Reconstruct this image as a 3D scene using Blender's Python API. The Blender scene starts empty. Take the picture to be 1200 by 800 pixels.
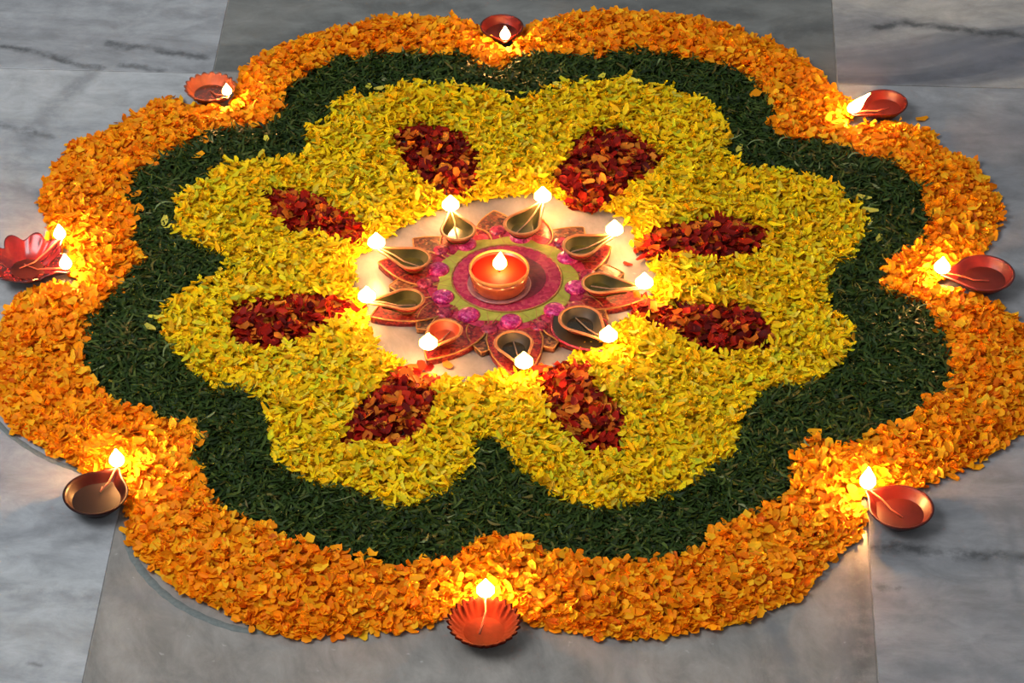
import bpy, bmesh, math, random
import numpy as np
from mathutils import Vector, Matrix

random.seed(7)
rng = np.random.default_rng(11)
S = bpy.context.scene
COL = S.collection

# ------------------------------------------------------------------ camera
FPX = 3645.0                      # focal length in pixels of the 1200 x 800 frame
ELEV = math.atan(2907.0 / FPX)    # the floor seams converge 2907 px above the centre
DIST = 3.0
cam_d = bpy.data.cameras.new('camera')
cam_d.sensor_width = 36.0
cam_d.lens = FPX / 1200.0 * 36.0
cam_d.clip_end = 60
cam = bpy.data.objects.new('camera', cam_d)
COL.objects.link(cam)
CPOS = Vector((0, -math.cos(ELEV) * DIST, math.sin(ELEV) * DIST))
cam.location = CPOS
cam.rotation_euler = (math.pi / 2 - ELEV, 0, 0)
S.camera = cam
PX = DIST / FPX                   # metres per pixel at the middle of the picture
FWD = Vector((0, math.cos(ELEV), -math.sin(ELEV)))
UPV = Vector((0, math.sin(ELEV), math.cos(ELEV)))
RGT = Vector((1, 0, 0))


def at(u, v, z=0.0):
    """photo pixel -> the point it shows on the horizontal level z"""
    d = FWD * FPX + RGT * (u - 600.0) + UPV * (400.0 - v)
    t = (z - CPOS.z) / d.z
    return CPOS + d * t


# ------------------------------------------------------------------ light
world = bpy.data.worlds.new('room_air')
S.world = world
world.use_nodes = True
bg = world.node_tree.nodes['Background']
bg.inputs[0].default_value = (0.95, 0.98, 1.0, 1)
bg.inputs[1].default_value = 0.38


def area(name, loc, target, sx, sy, power, col):
    l = bpy.data.lights.new(name, 'AREA')
    l.shape = 'RECTANGLE'
    l.size, l.size_y = sx, sy
    l.energy = power
    l.color = col
    o = bpy.data.objects.new(name, l)
    COL.objects.link(o)
    o.location = loc
    o.rotation_euler = (Vector(target) - Vector(loc)).to_track_quat('-Z', 'Y').to_euler()
    return o


area('ceiling_tube_light', (-1.5, -0.75, 2.5), (-0.1, 0, 0), 1.7, 1.0, 56, (0.98, 0.99, 1.0))
FLAME = 215.0                       # radiance of a flame

S.view_settings.view_transform = 'Standard'
S.view_settings.look = 'None'
S.view_settings.exposure = 0.0
S.view_settings.gamma = 1.0
S.view_settings.use_curve_mapping = False


# ------------------------------------------------------------------ helpers
def lin(r, g, b):
    f = lambda c: (c / 255 / 12.92) if c / 255 <= 0.04045 else ((c / 255 + 0.055) / 1.055) ** 2.4
    return (f(r), f(g), f(b), 1.0)


def mat_new(name):
    m = bpy.data.materials.new(name)
    m.use_nodes = True
    return m, m.node_tree.nodes, m.node_tree.links, m.node_tree.nodes['Principled BSDF']


def clay(name, c1, c2, rough=0.35, scale=120.0, bump=0.15, spec=0.5, metal=0.0, coat=0.0):
    """two-tone mottled surface with a fine relief"""
    m, N, L, P = mat_new(name)
    tc = N.new('ShaderNodeTexCoord')
    nz = N.new('ShaderNodeTexNoise')
    nz.inputs['Scale'].default_value = scale
    nz.inputs['Detail'].default_value = 5
    L.new(tc.outputs['Object'], nz.inputs['Vector'])
    rp = N.new('ShaderNodeValToRGB')
    rp.color_ramp.elements[0].position = 0.35
    rp.color_ramp.elements[1].position = 0.68
    rp.color_ramp.elements[0].color = c1
    rp.color_ramp.elements[1].color = c2
    L.new(nz.outputs['Fac'], rp.inputs['Fac'])
    L.new(rp.outputs['Color'], P.inputs['Base Color'])
    P.inputs['Roughness'].default_value = rough
    P.inputs['Specular IOR Level'].default_value = spec
    P.inputs['Metallic'].default_value = metal
    P.inputs['Coat Weight'].default_value = coat
    P.inputs['Coat Roughness'].default_value = 0.12
    if bump:
        b = N.new('ShaderNodeBump')
        b.inputs['Strength'].default_value = bump
        b.inputs['Distance'].default_value = 0.002
        L.new(nz.outputs['Fac'], b.inputs['Height'])
        L.new(b.outputs['Normal'], P.inputs['Normal'])
    return m


def glitter(name, cols, scale=420.0, rough=0.4):
    """cells of glitter grains in a handful of colours"""
    m, N, L, P = mat_new(name)
    tc = N.new('ShaderNodeTexCoord')
    vo = N.new('ShaderNodeTexVoronoi')
    vo.inputs['Scale'].default_value = scale
    L.new(tc.outputs['Object'], vo.inputs['Vector'])
    sp = N.new('ShaderNodeSeparateColor')
    L.new(vo.outputs['Color'], sp.inputs[0])
    rp = N.new('ShaderNodeValToRGB')
    rp.color_ramp.interpolation = 'CONSTANT'
    e = rp.color_ramp.elements
    e[0].color = cols[0]
    e[1].position = 1.0 / len(cols)
    e[1].color = cols[1]
    for i, c in enumerate(cols[2:], 2):
        x = e.new(i / len(cols))
        x.color = c
    L.new(sp.outputs[0], rp.inputs['Fac'])
    L.new(rp.outputs['Color'], P.inputs['Base Color'])
    P.inputs['Roughness'].default_value = rough
    P.inputs['Metallic'].default_value = 0.15
    b = N.new('ShaderNodeBump')
    b.inputs['Strength'].default_value = 0.5
    b.inputs['Distance'].default_value = 0.001
    L.new(sp.outputs[1], b.inputs['Height'])
    L.new(b.outputs['Normal'], P.inputs['Normal'])
    return m


def link(name, verts, faces, mats, parent=None, smooth=True, loc=None, fm=None):
    me = bpy.data.meshes.new(name)
    me.from_pydata([tuple(v) for v in verts], [], faces)
    for m in (mats if isinstance(mats, (list, tuple)) else [mats]):
        me.materials.append(m)
    if fm:
        me.polygons.foreach_set('material_index', fm)
    if smooth:
        me.polygons.foreach_set('use_smooth', [True] * len(me.polygons))
    bm = bmesh.new()
    bm.from_mesh(me)
    bmesh.ops.recalc_face_normals(bm, faces=bm.faces)
    bm.to_mesh(me)
    bm.free()
    me.update()
    o = bpy.data.objects.new(name, me)
    COL.objects.link(o)
    if parent:
        o.parent = parent
    if loc is not None:
        o.location = loc
    return o


def empty(name, loc, label=None, cat=None, group=None, kind=None):
    o = bpy.data.objects.new(name, None)
    o.empty_display_size = 0.03
    COL.objects.link(o)
    o.location = loc
    tag(o, label, cat, group, kind)
    return o


def tag(o, label=None, cat=None, group=None, kind=None):
    if label: o['label'] = label
    if cat: o['category'] = cat
    if group: o['group'] = group
    if kind: o['kind'] = kind
    return o


def rings_mesh(rings, close_start=True, close_end=True):
    """rings: equal-length loops of points -> verts, faces"""
    n = len(rings[0])
    V = [p for r in rings for p in r]
    F = []
    for k in range(len(rings) - 1):
        for i in range(n):
            j = (i + 1) % n
            F.append((k * n + i, k * n + j, (k + 1) * n + j, (k + 1) * n + i))
    if close_start:
        F.append(tuple(reversed(range(n))))
    if close_end:
        F.append(tuple(range((len(rings) - 1) * n, len(rings) * n)))
    return V, F


def tube_mesh(path, radii, n=8):
    rings = []
    for k, p in enumerate(path):
        p = Vector(p)
        a = Vector(path[max(k - 1, 0)])
        b = Vector(path[min(k + 1, len(path) - 1)])
        d = (b - a).normalized()
        side = d.cross(Vector((0, 0, 1)))
        if side.length < 1e-4:
            side = Vector((1, 0, 0))
        side.normalize()
        up = side.cross(d)
        r = radii[k] if isinstance(radii, (list, tuple)) else radii
        rings.append([p + side * math.cos(2 * math.pi * i / n) * r + up * math.sin(2 * math.pi * i / n) * r for i in range(n)])
    return rings_mesh(rings)


# ------------------------------------------------------------------ floor of marble slabs
VP = (804.0, -2507.0)
d = FWD * FPX + RGT * (VP[0] - 600) + UPV * (400 - VP[1])
AX = Vector((d.x, d.y, 0)).normalized()          # along the long seams
BX = Vector((AX.y, -AX.x, 0))                    # across them, to the right
GRID = math.atan2(BX.y, BX.x)
cl = at(182.4, 400).dot(BX)                      # left seam
cr = at(1002.0, 400).dot(BX)                     # right seam
CW = cr - cl
rl = at(130, 83).dot(AX)
rr = at(1090, 101).dot(AX)
RL = CW * 2.0


def marble(name, light, mid, dark, ang, stretch, scale, seed, veins=(), contrast=1.0, fleck=0.0):
    m, N, L, P = mat_new(name)
    geo = N.new('ShaderNodeNewGeometry')

    def math_(op, a, b=None, c=None):
        n = N.new('ShaderNodeMath')
        n.operation = op
        for i, x in enumerate((a, b, c)):
            if x is None: continue
            if isinstance(x, (int, float)): n.inputs[i].default_value = x
            else: L.new(x, n.inputs[i])
        return n.outputs[0]

    def vec(op, a, b=None, s=None):
        n = N.new('ShaderNodeVectorMath')
        n.operation = op
        for i, x in enumerate((a, b)):
            if x is None: continue
            if isinstance(x, (tuple, list, Vector)): n.inputs[i].default_value = tuple(x)
            else: L.new(x, n.inputs[i])
        if s is not None:
            if isinstance(s, (int, float)): n.inputs['Scale'].default_value = s
            else: L.new(s, n.inputs['Scale'])
        return n.outputs[1] if op in ('DOT_PRODUCT', 'LENGTH', 'DISTANCE') else n.outputs[0]

    def noise(vecs, sc, det=4, rough=0.55, dist=0.0):
        n = N.new('ShaderNodeTexNoise')
        n.inputs['Scale'].default_value = sc
        n.inputs['Detail'].default_value = det
        n.inputs['Roughness'].default_value = rough
        n.inputs['Distortion'].default_value = dist
        L.new(vecs, n.inputs['Vector'])
        return n

    pos = geo.outputs['Position']
    mp = N.new('ShaderNodeMapping')
    mp.vector_type = 'TEXTURE'
    mp.inputs['Rotation'].default_value = (0, 0, ang)
    mp.inputs['Scale'].default_value = (stretch, 1, 1)
    mp.inputs['Location'].default_value = (seed * 3.1, seed * 1.7, 0)
    L.new(pos, mp.inputs['Vector'])
    big = noise(mp.outputs[0], scale, 5, 0.6, 1.2)
    rp = N.new('ShaderNodeValToRGB')
    e = rp.color_ramp.elements
    contrast *= 1.35
    e[0].position = 0.5 - 0.22 / contrast
    e[0].color = dark
    e[1].position = 0.5 + 0.20 / contrast
    e[1].color = light
    x = e.new(0.5)
    x.color = mid
    L.new(big.outputs['Fac'], rp.inputs['Fac'])
    col = rp.outputs['Color']
    mp2 = N.new('ShaderNodeMapping')
    mp2.vector_type = 'TEXTURE'
    mp2.inputs['Rotation'].default_value = (0, 0, ang)
    mp2.inputs['Scale'].default_value = (1.7, 1, 1)
    L.new(pos, mp2.inputs['Vector'])
    fine = noise(mp2.outputs[0], 34.0, 7, 0.72, 0.4)
    fr = N.new('ShaderNodeMapRange')
    fr.inputs[1].default_value = 0.3
    fr.inputs[2].default_value = 0.7
    fr.inputs[3].default_value = 0.70
    fr.inputs[4].default_value = 1.26
    L.new(fine.outputs['Fac'], fr.inputs[0])
    col = vec('SCALE', col, s=fr.outputs[0])
    wob = noise(pos, 11.0, 6, 0.7)
    off = vec('SCALE', vec('SUBTRACT', wob.outputs['Color'], (0.5, 0.5, 0.5)), s=0.045)
    off = vec('MULTIPLY', off, (1, 1, 0))
    p2 = vec('ADD', pos, off)
    brk = noise(pos, 30.0, 5, 0.7)
    for pts, w, strength, vcol in veins:
        tot = None
        W = [at(*q) for q in pts]
        for a, b in zip(W[:-1], W[1:]):
            ab = b - a
            pa = vec('SUBTRACT', p2, a)
            t = math_('DIVIDE', vec('DOT_PRODUCT', pa, ab), ab.length_squared)
            n = N.new('ShaderNodeClamp')
            L.new(t, n.inputs[0])
            dd = vec('LENGTH', vec('SUBTRACT', pa, vec('SCALE', tuple(ab), s=n.outputs[0])))
            tot = dd if tot is None else math_('MINIMUM', tot, dd)
        mr = N.new('ShaderNodeMapRange')
        mr.interpolation_type = 'SMOOTHSTEP'
        mr.inputs[1].default_value = 0.0
        mr.inputs[2].default_value = w
        mr.inputs[3].default_value = strength
        mr.inputs[4].default_value = 0.0
        L.new(tot, mr.inputs[0])
        bm_ = N.new('ShaderNodeMapRange')
        bm_.inputs[1].default_value = 0.34
        bm_.inputs[2].default_value = 0.54
        L.new(brk.outputs['Fac'], bm_.inputs[0])
        fac = math_('MULTIPLY', mr.outputs[0], bm_.outputs[0])
        mx = N.new('ShaderNodeMix')
        mx.data_type = 'RGBA'
        L.new(fac, mx.inputs[0])
        L.new(col, mx.inputs[6])
        mx.inputs[7].default_value = vcol
        col = mx.outputs[2]
    if fleck:
        fl = noise(pos, 95.0, 2, 0.5)
        mr = N.new('ShaderNodeMapRange')
        mr.inputs[1].default_value = 0.70
        mr.inputs[2].default_value = 0.80
        mr.inputs[4].default_value = fleck
        L.new(fl.outputs['Fac'], mr.inputs[0])
        mx = N.new('ShaderNodeMix')
        mx.data_type = 'RGBA'
        L.new(mr.outputs[0], mx.inputs[0])
        L.new(col, mx.inputs[6])
        mx.inputs[7].default_value = lin(215, 215, 210)
        col = mx.outputs[2]
    L.new(col, P.inputs['Base Color'])
    P.inputs['Roughness'].default_value = 0.32
    P.inputs['Specular IOR Level'].default_value = 0.35
    return m


INK = lin(46, 48, 50)
SMOKE = lin(105, 108, 112)
_lin = lin


def lin(r, g, b, k=0.84):            # slab tones, a little under the readings taken by eye
    q = _lin(r, g, b)
    return (q[0] * k, q[1] * k, q[2] * k, 1.0)


M_TILE = {
    'left_far': marble('marble_pale_blue', lin(172, 176, 180), lin(160, 163, 167), lin(135, 137, 141), GRID, 5, 5, 1, (
        ([(-20, 55), (40, 62), (90, 74), (120, 80)], 0.010, 0.75, INK),
        ([(128, 50), (165, 55), (200, 62), (235, 66)], 0.009, 0.7, INK),
        ([(60, 0), (160, 10), (265, 22)], 0.022, 0.45, SMOKE),
        ([(140, 75), (165, 79), (190, 85)], 0.008, 0.6, INK))),
    'left_near': marble('marble_pale', lin(188, 191, 194), lin(175, 179, 182), lin(150, 154, 160), GRID - 0.05, 5, 4.5, 2.3, (
        ([(108, 85), (75, 112), (40, 150), (10, 195)], 0.020, 0.55, SMOKE),
        ([(-10, 684), (50, 690), (110, 698)], 0.018, 0.45, SMOKE),
        ([(-10, 740), (60, 742), (105, 748)], 0.030, 0.30, lin(150, 146, 138)),
        ([(60, 637), (95, 634), (125, 630)], 0.012, 0.45, SMOKE),
        ([(32, 775), (42, 776)], 0.006, 0.5, INK),
        ([(-10, 215), (50, 226), (60, 228)], 0.016, 0.45, SMOKE),
        ([(-5, 146), (30, 150), (55, 158)], 0.010, 0.5, INK))),
    'mid_far': marble('marble_grey_green', lin(128, 130, 127), lin(112, 114, 111), lin(92, 94, 92), GRID + 0.05, 6, 6, 4.1, (
        ([(900, 45), (940, 35), (978, 30)], 0.030, 0.5, INK), ([(275, 60), (330, 52), (400, 22)], 0.02, 0.4, INK), ([(420, 8), (500, 6), (560, 10)], 0.02, 0.4, INK),
        ([(700, 8), (800, 6), (880, 16)], 0.02, 0.35, INK)), 0.9),
    'mid_near': marble('marble_grey_streaked', lin(160, 155, 149), lin(142, 139, 134), lin(118, 116, 113), GRID + 1.85, 3, 5.5, 5.6, (
        ([(1002, 640), (1008, 720), (1010, 800)], 0.022, 0.55, INK),
        ([(985, 660), (990, 730), (985, 800)], 0.020, 0.4, SMOKE),
        ([(900, 725), (915, 760), (930, 800)], 0.014, 0.6, SMOKE),
        ([(118, 696), (165, 700), (220, 705)], 0.022, 0.4, SMOKE),
        ([(725, 755), (735, 780), (745, 810)], 0.020, 0.35, SMOKE)), 0.8, 0.45),
    'right_far': marble('marble_banded', lin(184, 177, 168), lin(150, 148, 147), lin(98, 100, 108), GRID + 0.04, 4, 6.5, 7.2, (
        ([(1025, 34), (1065, 27), (1110, 33), (1160, 39), (1210, 42)], 0.010, 0.8, INK),
        ([(1005, 72), (1080, 66), (1150, 62), (1210, 75)], 0.045, 0.7, lin(118, 119, 127))), 1.2),
    'right_near': marble('marble_grey_cracked', lin(152, 153, 156), lin(140, 141, 144), lin(116, 118, 123), GRID - 0.03, 5, 5.5, 8.4, (
        ([(1025, 640), (1080, 645), (1140, 648), (1205, 651)], 0.012, 0.75, INK),
        ([(1030, 655), (1110, 661), (1180, 664)], 0.016, 0.4, SMOKE),
        ([(1120, 165), (1170, 155), (1210, 148)], 0.04, 0.5, lin(118, 119, 127)),
        ([(1060, 785), (1120, 782), (1180, 790)], 0.02, 0.5, SMOKE),
        ([(1035, 686), (1062, 689)], 0.008, 0.7, INK),
        ([(1050, 726), (1120, 730), (1205, 722)], 0.02, 0.45, SMOKE),
        ([(1180, 590), (1184, 640), (1190, 700)], 0.010, 0.5, SMOKE),
        ([(1090, 604), (1150, 598), (1205, 603)], 0.012, 0.5, SMOKE))),
}
lin = _lin
M_GROUT = clay('grout', lin(150, 146, 140), lin(120, 118, 114), 0.8, 60, 0.0)
floor = empty('floor', (0, 0, 0), 'polished grey marble slab floor with dark veins', None, None, 'structure')
GAP = 0.0012


def slab(x0, x1, y0, y1, m, parent):
    x0 += GAP / 2; x1 -= GAP / 2; y0 += GAP / 2; y1 -= GAP / 2
    c = BX * ((x0 + x1) / 2) + AX * ((y0 + y1) / 2)
    hx, hy, b = (x1 - x0) / 2, (y1 - y0) / 2, 0.0004
    V, F = [], []
    for z, ins in ((-0.018, 0), (-b, 0), (0.0, b)):
        for sx, sy in ((-1, -1), (1, -1), (1, 1), (-1, 1)):
            V.append((sx * (hx - ins), sy * (hy - ins), z))
    F.append((3, 2, 1, 0)); F.append((8, 9, 10, 11))
    for k in (0, 4):
        for i in range(4):
            j = (i + 1) % 4
            F.append((k + i, k + j, k + 4 + j, k + 4 + i))
    o = link('floor_tile', V, F, m, parent, smooth=False, loc=c)
    o.rotation_euler = (0, 0, GRID)
    return o


NC = {-1: 'left', 0: 'mid', 1: 'right'}
keys = list(M_TILE)
for c in range(-3, 4):
    x0 = cl + c * CW
    for r in range(-2, 3):
        off = rl if c < 0 else (rr if c > 0 else (rl + rr) / 2)
        y1 = off + (r + 1) * RL
        if c in NC and r in (-1, 0):
            k = NC[c] + ('_near' if r == -1 else '_far')
        else:
            k = keys[(c * 5 + r * 3) % 6]
        slab(x0, x0 + CW, y1 - RL, y1, M_TILE[k], floor)
hx = CW * 3.6
gv = [BX * (sx * hx) + AX * (sy * RL * 3.2) + Vector((0, 0, z)) for z in (-0.03, -0.0009) for sx, sy in ((-1, -1), (1, -1), (1, 1), (-1, 1))]
link('grout', gv, [(3, 2, 1, 0), (4, 5, 6, 7), (0, 1, 5, 4), (1, 2, 6, 5), (2, 3, 7, 6), (3, 0, 4, 7)], M_GROUT, floor, smooth=False)

# ------------------------------------------------------------------ outlines of the flower carpet (photo pixels)
OUT = [(560,32),(537,22),(500,22),(445,20),(420,28),(380,38),(350,45),(320,58),(300,68),(287,82),(283,98),(277,114),(262,120),(240,120),(222,124),(200,115),(178,120),(160,132),(140,148),(110,158),(85,168),(72,185),(62,200),(52,220),(47,238),(55,255),(60,275),(62,300),(60,322),(45,332),(35,338),(20,350),(8,368),(3,385),(0,400),(-3,440),(2,480),(20,500),(45,520),(65,530),(80,540),(100,550),(125,556),(143,575),(150,600),(152,630),(165,650),(185,665),(210,685),(230,700),(250,705),(275,718),(300,732),(330,738),(365,744),(385,740),(420,738),(445,738),(470,735),(500,730),(520,716),(540,712),(600,715),(625,728),(660,735),(700,742),(730,744),(765,745),(800,738),(830,732),(870,725),(900,708),(930,700),(950,680),(965,660),(985,640),(1003,628),(1012,600),(1022,582),(1050,574),(1065,570),(1085,565),(1110,552),(1130,545),(1150,533),(1170,522),(1190,505),(1200,495),(1215,470),(1220,440),(1215,410),(1205,385),(1190,372),(1172,362),(1165,345),(1130,335),(1128,305),(1150,297),(1160,280),(1165,265),(1172,250),(1168,230),(1155,215),(1145,200),(1142,190),(1115,180),(1098,172),(1090,155),(1070,150),(1050,142),(1030,140),(1005,133),(985,108),(972,100),(955,82),(940,70),(920,58),(900,48),(880,40),(850,30),(810,20),(760,15),(720,12),(680,15),(660,20),(630,25),(612,36),(590,46)]
OG = [(590,85),(600,72),(620,65),(650,65),(680,68),(705,72),(720,64),(745,62),(780,66),(805,70),(830,76),(855,82),(875,92),(890,105),(903,120),(907,135),(903,155),(935,170),(960,165),(985,175),(1000,180),(1015,188),(1030,188),(1050,195),(1060,203),(1070,215),(1085,225),(1080,245),(1092,258),(1086,272),(1085,285),(1070,295),(1050,305),(1035,318),(1032,330),(1038,345),(1060,352),(1085,362),(1098,375),(1105,390),(1112,400),(1108,415),(1115,430),(1113,450),(1115,465),(1090,470),(1080,485),(1060,500),(1040,508),(1010,520),(990,530),(960,520),(945,525),(930,540),(928,555),(932,570),(925,580),(905,592),(890,600),(870,612),(850,615),(835,630),(825,645),(800,653),(780,658),(760,665),(735,662),(710,662),(685,660),(665,655),(645,655),(630,645),(625,638),(605,633),(575,633),(555,642),(540,655),(525,658),(505,662),(480,665),(455,672),(435,660),(415,655),(400,652),(375,650),(365,640),(335,637),(325,625),(300,622),(290,612),(270,608),(258,600),(250,590),(245,575),(235,555),(228,535),(237,510),(225,500),(205,497),(185,493),(165,482),(140,477),(122,465),(105,448),(100,430),(92,415),(100,395),(105,380),(110,370),(118,362),(135,345),(145,335),(155,318),(168,310),(170,300),(158,292),(155,275),(162,255),(150,240),(148,225),(155,215),(165,200),(180,192),(205,180),(215,175),(225,165),(240,160),(255,155),(270,152),(290,150),(310,152),(320,145),(333,125),(330,115),(345,100),(360,88),(385,80),(395,68),(425,72),(435,65),(460,67),(480,64),(510,68),(535,63),(550,72),(565,80),(580,86)]
GY = [(603,130),(610,122),(635,112),(650,105),(680,98),(695,101),(710,100),(735,95),(745,103),(765,108),(790,110),(805,118),(830,122),(840,135),(848,150),(855,165),(850,180),(860,192),(875,200),(900,202),(930,205),(950,212),(975,220),(985,232),(1005,245),(1015,262),(1015,278),(1005,290),(1000,302),(985,312),(970,325),(968,338),(972,350),(970,368),(985,375),(1000,390),(995,405),(998,415),(985,425),(975,435),(965,445),(945,452),(940,460),(920,455),(900,458),(885,468),(878,480),(868,495),(865,510),(863,535),(845,545),(825,555),(820,565),(808,575),(785,582),(765,588),(745,597),(705,600),(680,595),(660,590),(640,578),(625,565),(605,550),(598,535),(590,524),(573,515),(557,521),(552,545),(545,555),(535,570),(525,580),(500,590),(480,598),(460,597),(445,592),(430,582),(405,575),(390,573),(365,570),(345,558),(325,550),(322,540),(318,525),(315,505),(312,488),(318,475),(300,470),(285,460),(265,458),(248,460),(240,450),(225,440),(210,425),(205,415),(195,400),(190,385),(188,372),(195,362),(207,350),(225,345),(240,335),(258,325),(263,312),(257,300),(240,295),(225,285),(215,282),(200,275),(205,262),(210,252),(205,235),(215,230),(225,225),(240,215),(245,205),(265,195),(290,192),(310,190),(340,188),(355,185),(360,175),(358,158),(375,150),(390,145),(385,132),(400,120),(410,112),(430,118),(450,112),(470,105),(495,98),(505,105),(530,105),(550,108),(565,105),(590,115)]
INN = [(413,300),(415,335),(424,362),(432,385),(440,405),(455,415),(470,425),(480,437),(500,441),(520,440),(545,446),(560,440),(585,437),(605,433),(640,434),(660,428),(675,415),(690,400),(708,387),(740,372),(757,360),(765,345),(768,320),(762,300),(748,285),(745,270),(735,255),(715,245),(690,241),(665,238),(650,227),(620,224),(590,227),(560,231),(530,238),(510,245),(490,252),(470,262),(455,275),(435,288),(420,294)]
RED = [
    [(465,155),(490,150),(515,152),(545,160),(553,175),(560,190),(560,210),(548,225),(525,230),(500,220),(480,205),(468,185),(462,168)],
    [(680,165),(705,155),(735,155),(750,168),(770,180),(775,190),(760,205),(745,215),(720,235),(700,245),(675,240),(665,225),(648,210),(655,200),(665,190),(670,178)],
    [(750,292),(760,275),(780,268),(820,262),(845,258),(870,262),(895,272),(900,285),(885,300),(860,308),(820,305),(790,303),(765,300)],
    [(745,360),(760,352),(790,360),(820,358),(860,360),(885,370),(900,385),(905,402),(880,415),(850,418),(820,412),(795,398),(770,385),(755,372)],
    [(628,438),(650,432),(680,430),(695,440),(700,455),(708,470),(725,475),(733,500),(725,525),(710,535),(690,533),(670,522),(655,505),(648,490),(638,475),(633,455)],
    [(492,433),(505,450),(510,465),(508,485),(495,505),(480,520),(455,528),(430,522),(403,520),(410,500),(425,475),(445,455),(460,440)],
    [(275,360),(300,355),(330,352),(345,348),(380,352),(410,355),(415,362),(400,372),(380,385),(370,395),(345,405),(320,412),(295,410),(275,402),(272,385)],
    [(308,228),(330,225),(355,228),(380,235),(390,245),(410,255),(425,265),(422,285),(400,282),(370,278),(345,278),(325,262),(315,250)],
]
ZB = 0.005


def world_poly(pts, z=ZB):
    return np.array([[p.x, p.y] for p in (at(u, v, z) for u, v in pts)])


W_OUT, W_OG, W_GY, W_INN = map(world_poly, (OUT, OG, GY, INN))
W_RED = [(lambda q: q.mean(0) + (q - q.mean(0)) * 1.07)(world_poly(p)) for p in RED]


def inside(P, poly):
    x, y = P[:, 0], P[:, 1]
    r = np.zeros(len(P), bool)
    for (x0, y0), (x1, y1) in zip(poly, np.roll(poly, -1, 0)):
        c = ((y0 > y) != (y1 > y)) & (x < (x1 - x0) * (y - y0) / (y1 - y0 + 1e-12) + x0)
        r ^= c
    return r


def edge_dist(P, poly):
    best = np.full(len(P), 9.0)
    for a, b in zip(poly, np.roll(poly, -1, 0)):
        ab = b - a
        t = np.clip(((P - a) @ ab) / (ab @ ab + 1e-12), 0, 1)
        q = P - a - t[:, None] * ab
        best = np.minimum(best, np.hypot(q[:, 0], q[:, 1]))
    return best


def sample(n, outer, holes, spacing):
    """jittered-grid bed plus n random points of the band"""
    lo, hi = outer.min(0), outer.max(0)
    gx, gy = np.meshgrid(np.arange(lo[0], hi[0], spacing), np.arange(lo[1], hi[1], spacing))
    G = np.stack([gx.ravel(), gy.ravel()], 1)
    G = G + rng.uniform(-0.35, 0.35, G.shape) * spacing

    def ok(P):
        k = inside(P, outer)
        for h in holes:
            k &= ~inside(P, h)
        return P[k]
    G = ok(G)
    R = np.zeros((0, 2))
    while len(R) < n:
        R = np.concatenate([R, ok(rng.uniform(lo, hi, (n * 2, 2)))])
    return G, R[:n]


# petal outlines: (position along, half width) rows
MARI = ([0.0, 0.5, 1.0], [0.22, 0.50, 0.40])
MUM = ([0.0, 0.55, 1.0], [0.24, 0.50, 0.20])


def petal_local(shape, L, W, bend, cup, ruffle):
    """(N,9,3) petals around their middle, lengths L, widths W"""
    n = len(L)
    V = np.zeros((n, 9, 3))
    for r in range(3):
        s, hw = shape[0][r], shape[1][r]
        for c in range(3):
            k = r * 3 + c
            side = c - 1
            V[:, k, 0] = (s - 0.5 + (0.10 if (c == 1 and r == 2) else 0) - (0.0 if r else 0.05 * (c == 1))) * L
            V[:, k, 1] = side * hw * W
            V[:, k, 2] = bend * (s - 0.4) ** 2 * L * 1.6 + cup * (side * side) * W * 0.35 + (ruffle[:, c] * L * 0.10 if r == 2 else 0)
    return V


PF = [(0, 1, 4, 3), (1, 2, 5, 4), (3, 4, 7, 6), (4, 5, 8, 7)]


def blade_local(L, W, bend, twist):
    """(N,10,3) narrow shredded leaf strips"""
    n = len(L)
    V = np.zeros((n, 10, 3))
    for r in range(5):
        s = r / 4.0
        hw = (0.25, 0.5, 0.5, 0.4, 0.08)[r]
        for c in range(2):
            k = r * 2 + c
            side = c * 2 - 1
            V[:, k, 0] = (s - 0.5) * L
            V[:, k, 1] = side * hw * W + bend * (s - 0.5) ** 2 * L
            V[:, k, 2] = twist * (s - 0.5) * side * W * 0.8 + 0.25 * np.abs(bend) * (0.25 - (s - 0.5) ** 2) * L
    return V


BF = [(0, 1, 3, 2), (2, 3, 5, 4), (4, 5, 7, 6), (6, 7, 9, 8)]


def rot(eul):
    """XYZ euler (N,3) -> (N,3,3)"""
    rx, ry, rz = eul[:, 0], eul[:, 1], eul[:, 2]
    cx, sx, cy, sy, cz, sz = np.cos(rx), np.sin(rx), np.cos(ry), np.sin(ry), np.cos(rz), np.sin(rz)
    M = np.zeros((len(eul), 3, 3))
    M[:, 0, 0] = cy * cz; M[:, 0, 1] = sx * sy * cz - cx * sz; M[:, 0, 2] = cx * sy * cz + sx * sz
    M[:, 1, 0] = cy * sz; M[:, 1, 1] = sx * sy * sz + cx * cz; M[:, 1, 2] = cx * sy * sz - sx * cz
    M[:, 2, 0] = -sy;     M[:, 2, 1] = sx * cy;                M[:, 2, 2] = cx * cy
    return M


def petal_material(name, rough, trans):
    m, N, L, P = mat_new(name)
    at_ = N.new('ShaderNodeAttribute')
    at_.attribute_name = 'petal_color'
    L.new(at_.outputs['Color'], P.inputs['Base Color'])
    P.inputs['Roughness'].default_value = rough
    P.inputs['Specular IOR Level'].default_value = 0.12
    if trans:
        tr = N.new('ShaderNodeBsdfTranslucent')
        L.new(at_.outputs['Color'], tr.inputs['Color'])
        mx = N.new('ShaderNodeMixShader')
        mx.inputs[0].default_value = trans
        L.new(P.outputs[0], mx.inputs[1])
        L.new(tr.outputs[0], mx.inputs[2])
        L.new(mx.outputs[0], N['Material Output'].inputs['Surface'])
    return m


M_PETAL = petal_material('fresh_petal', 0.55, 0.22)
M_LEAF = petal_material('shredded_leaf', 0.5, 0.0)


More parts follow.
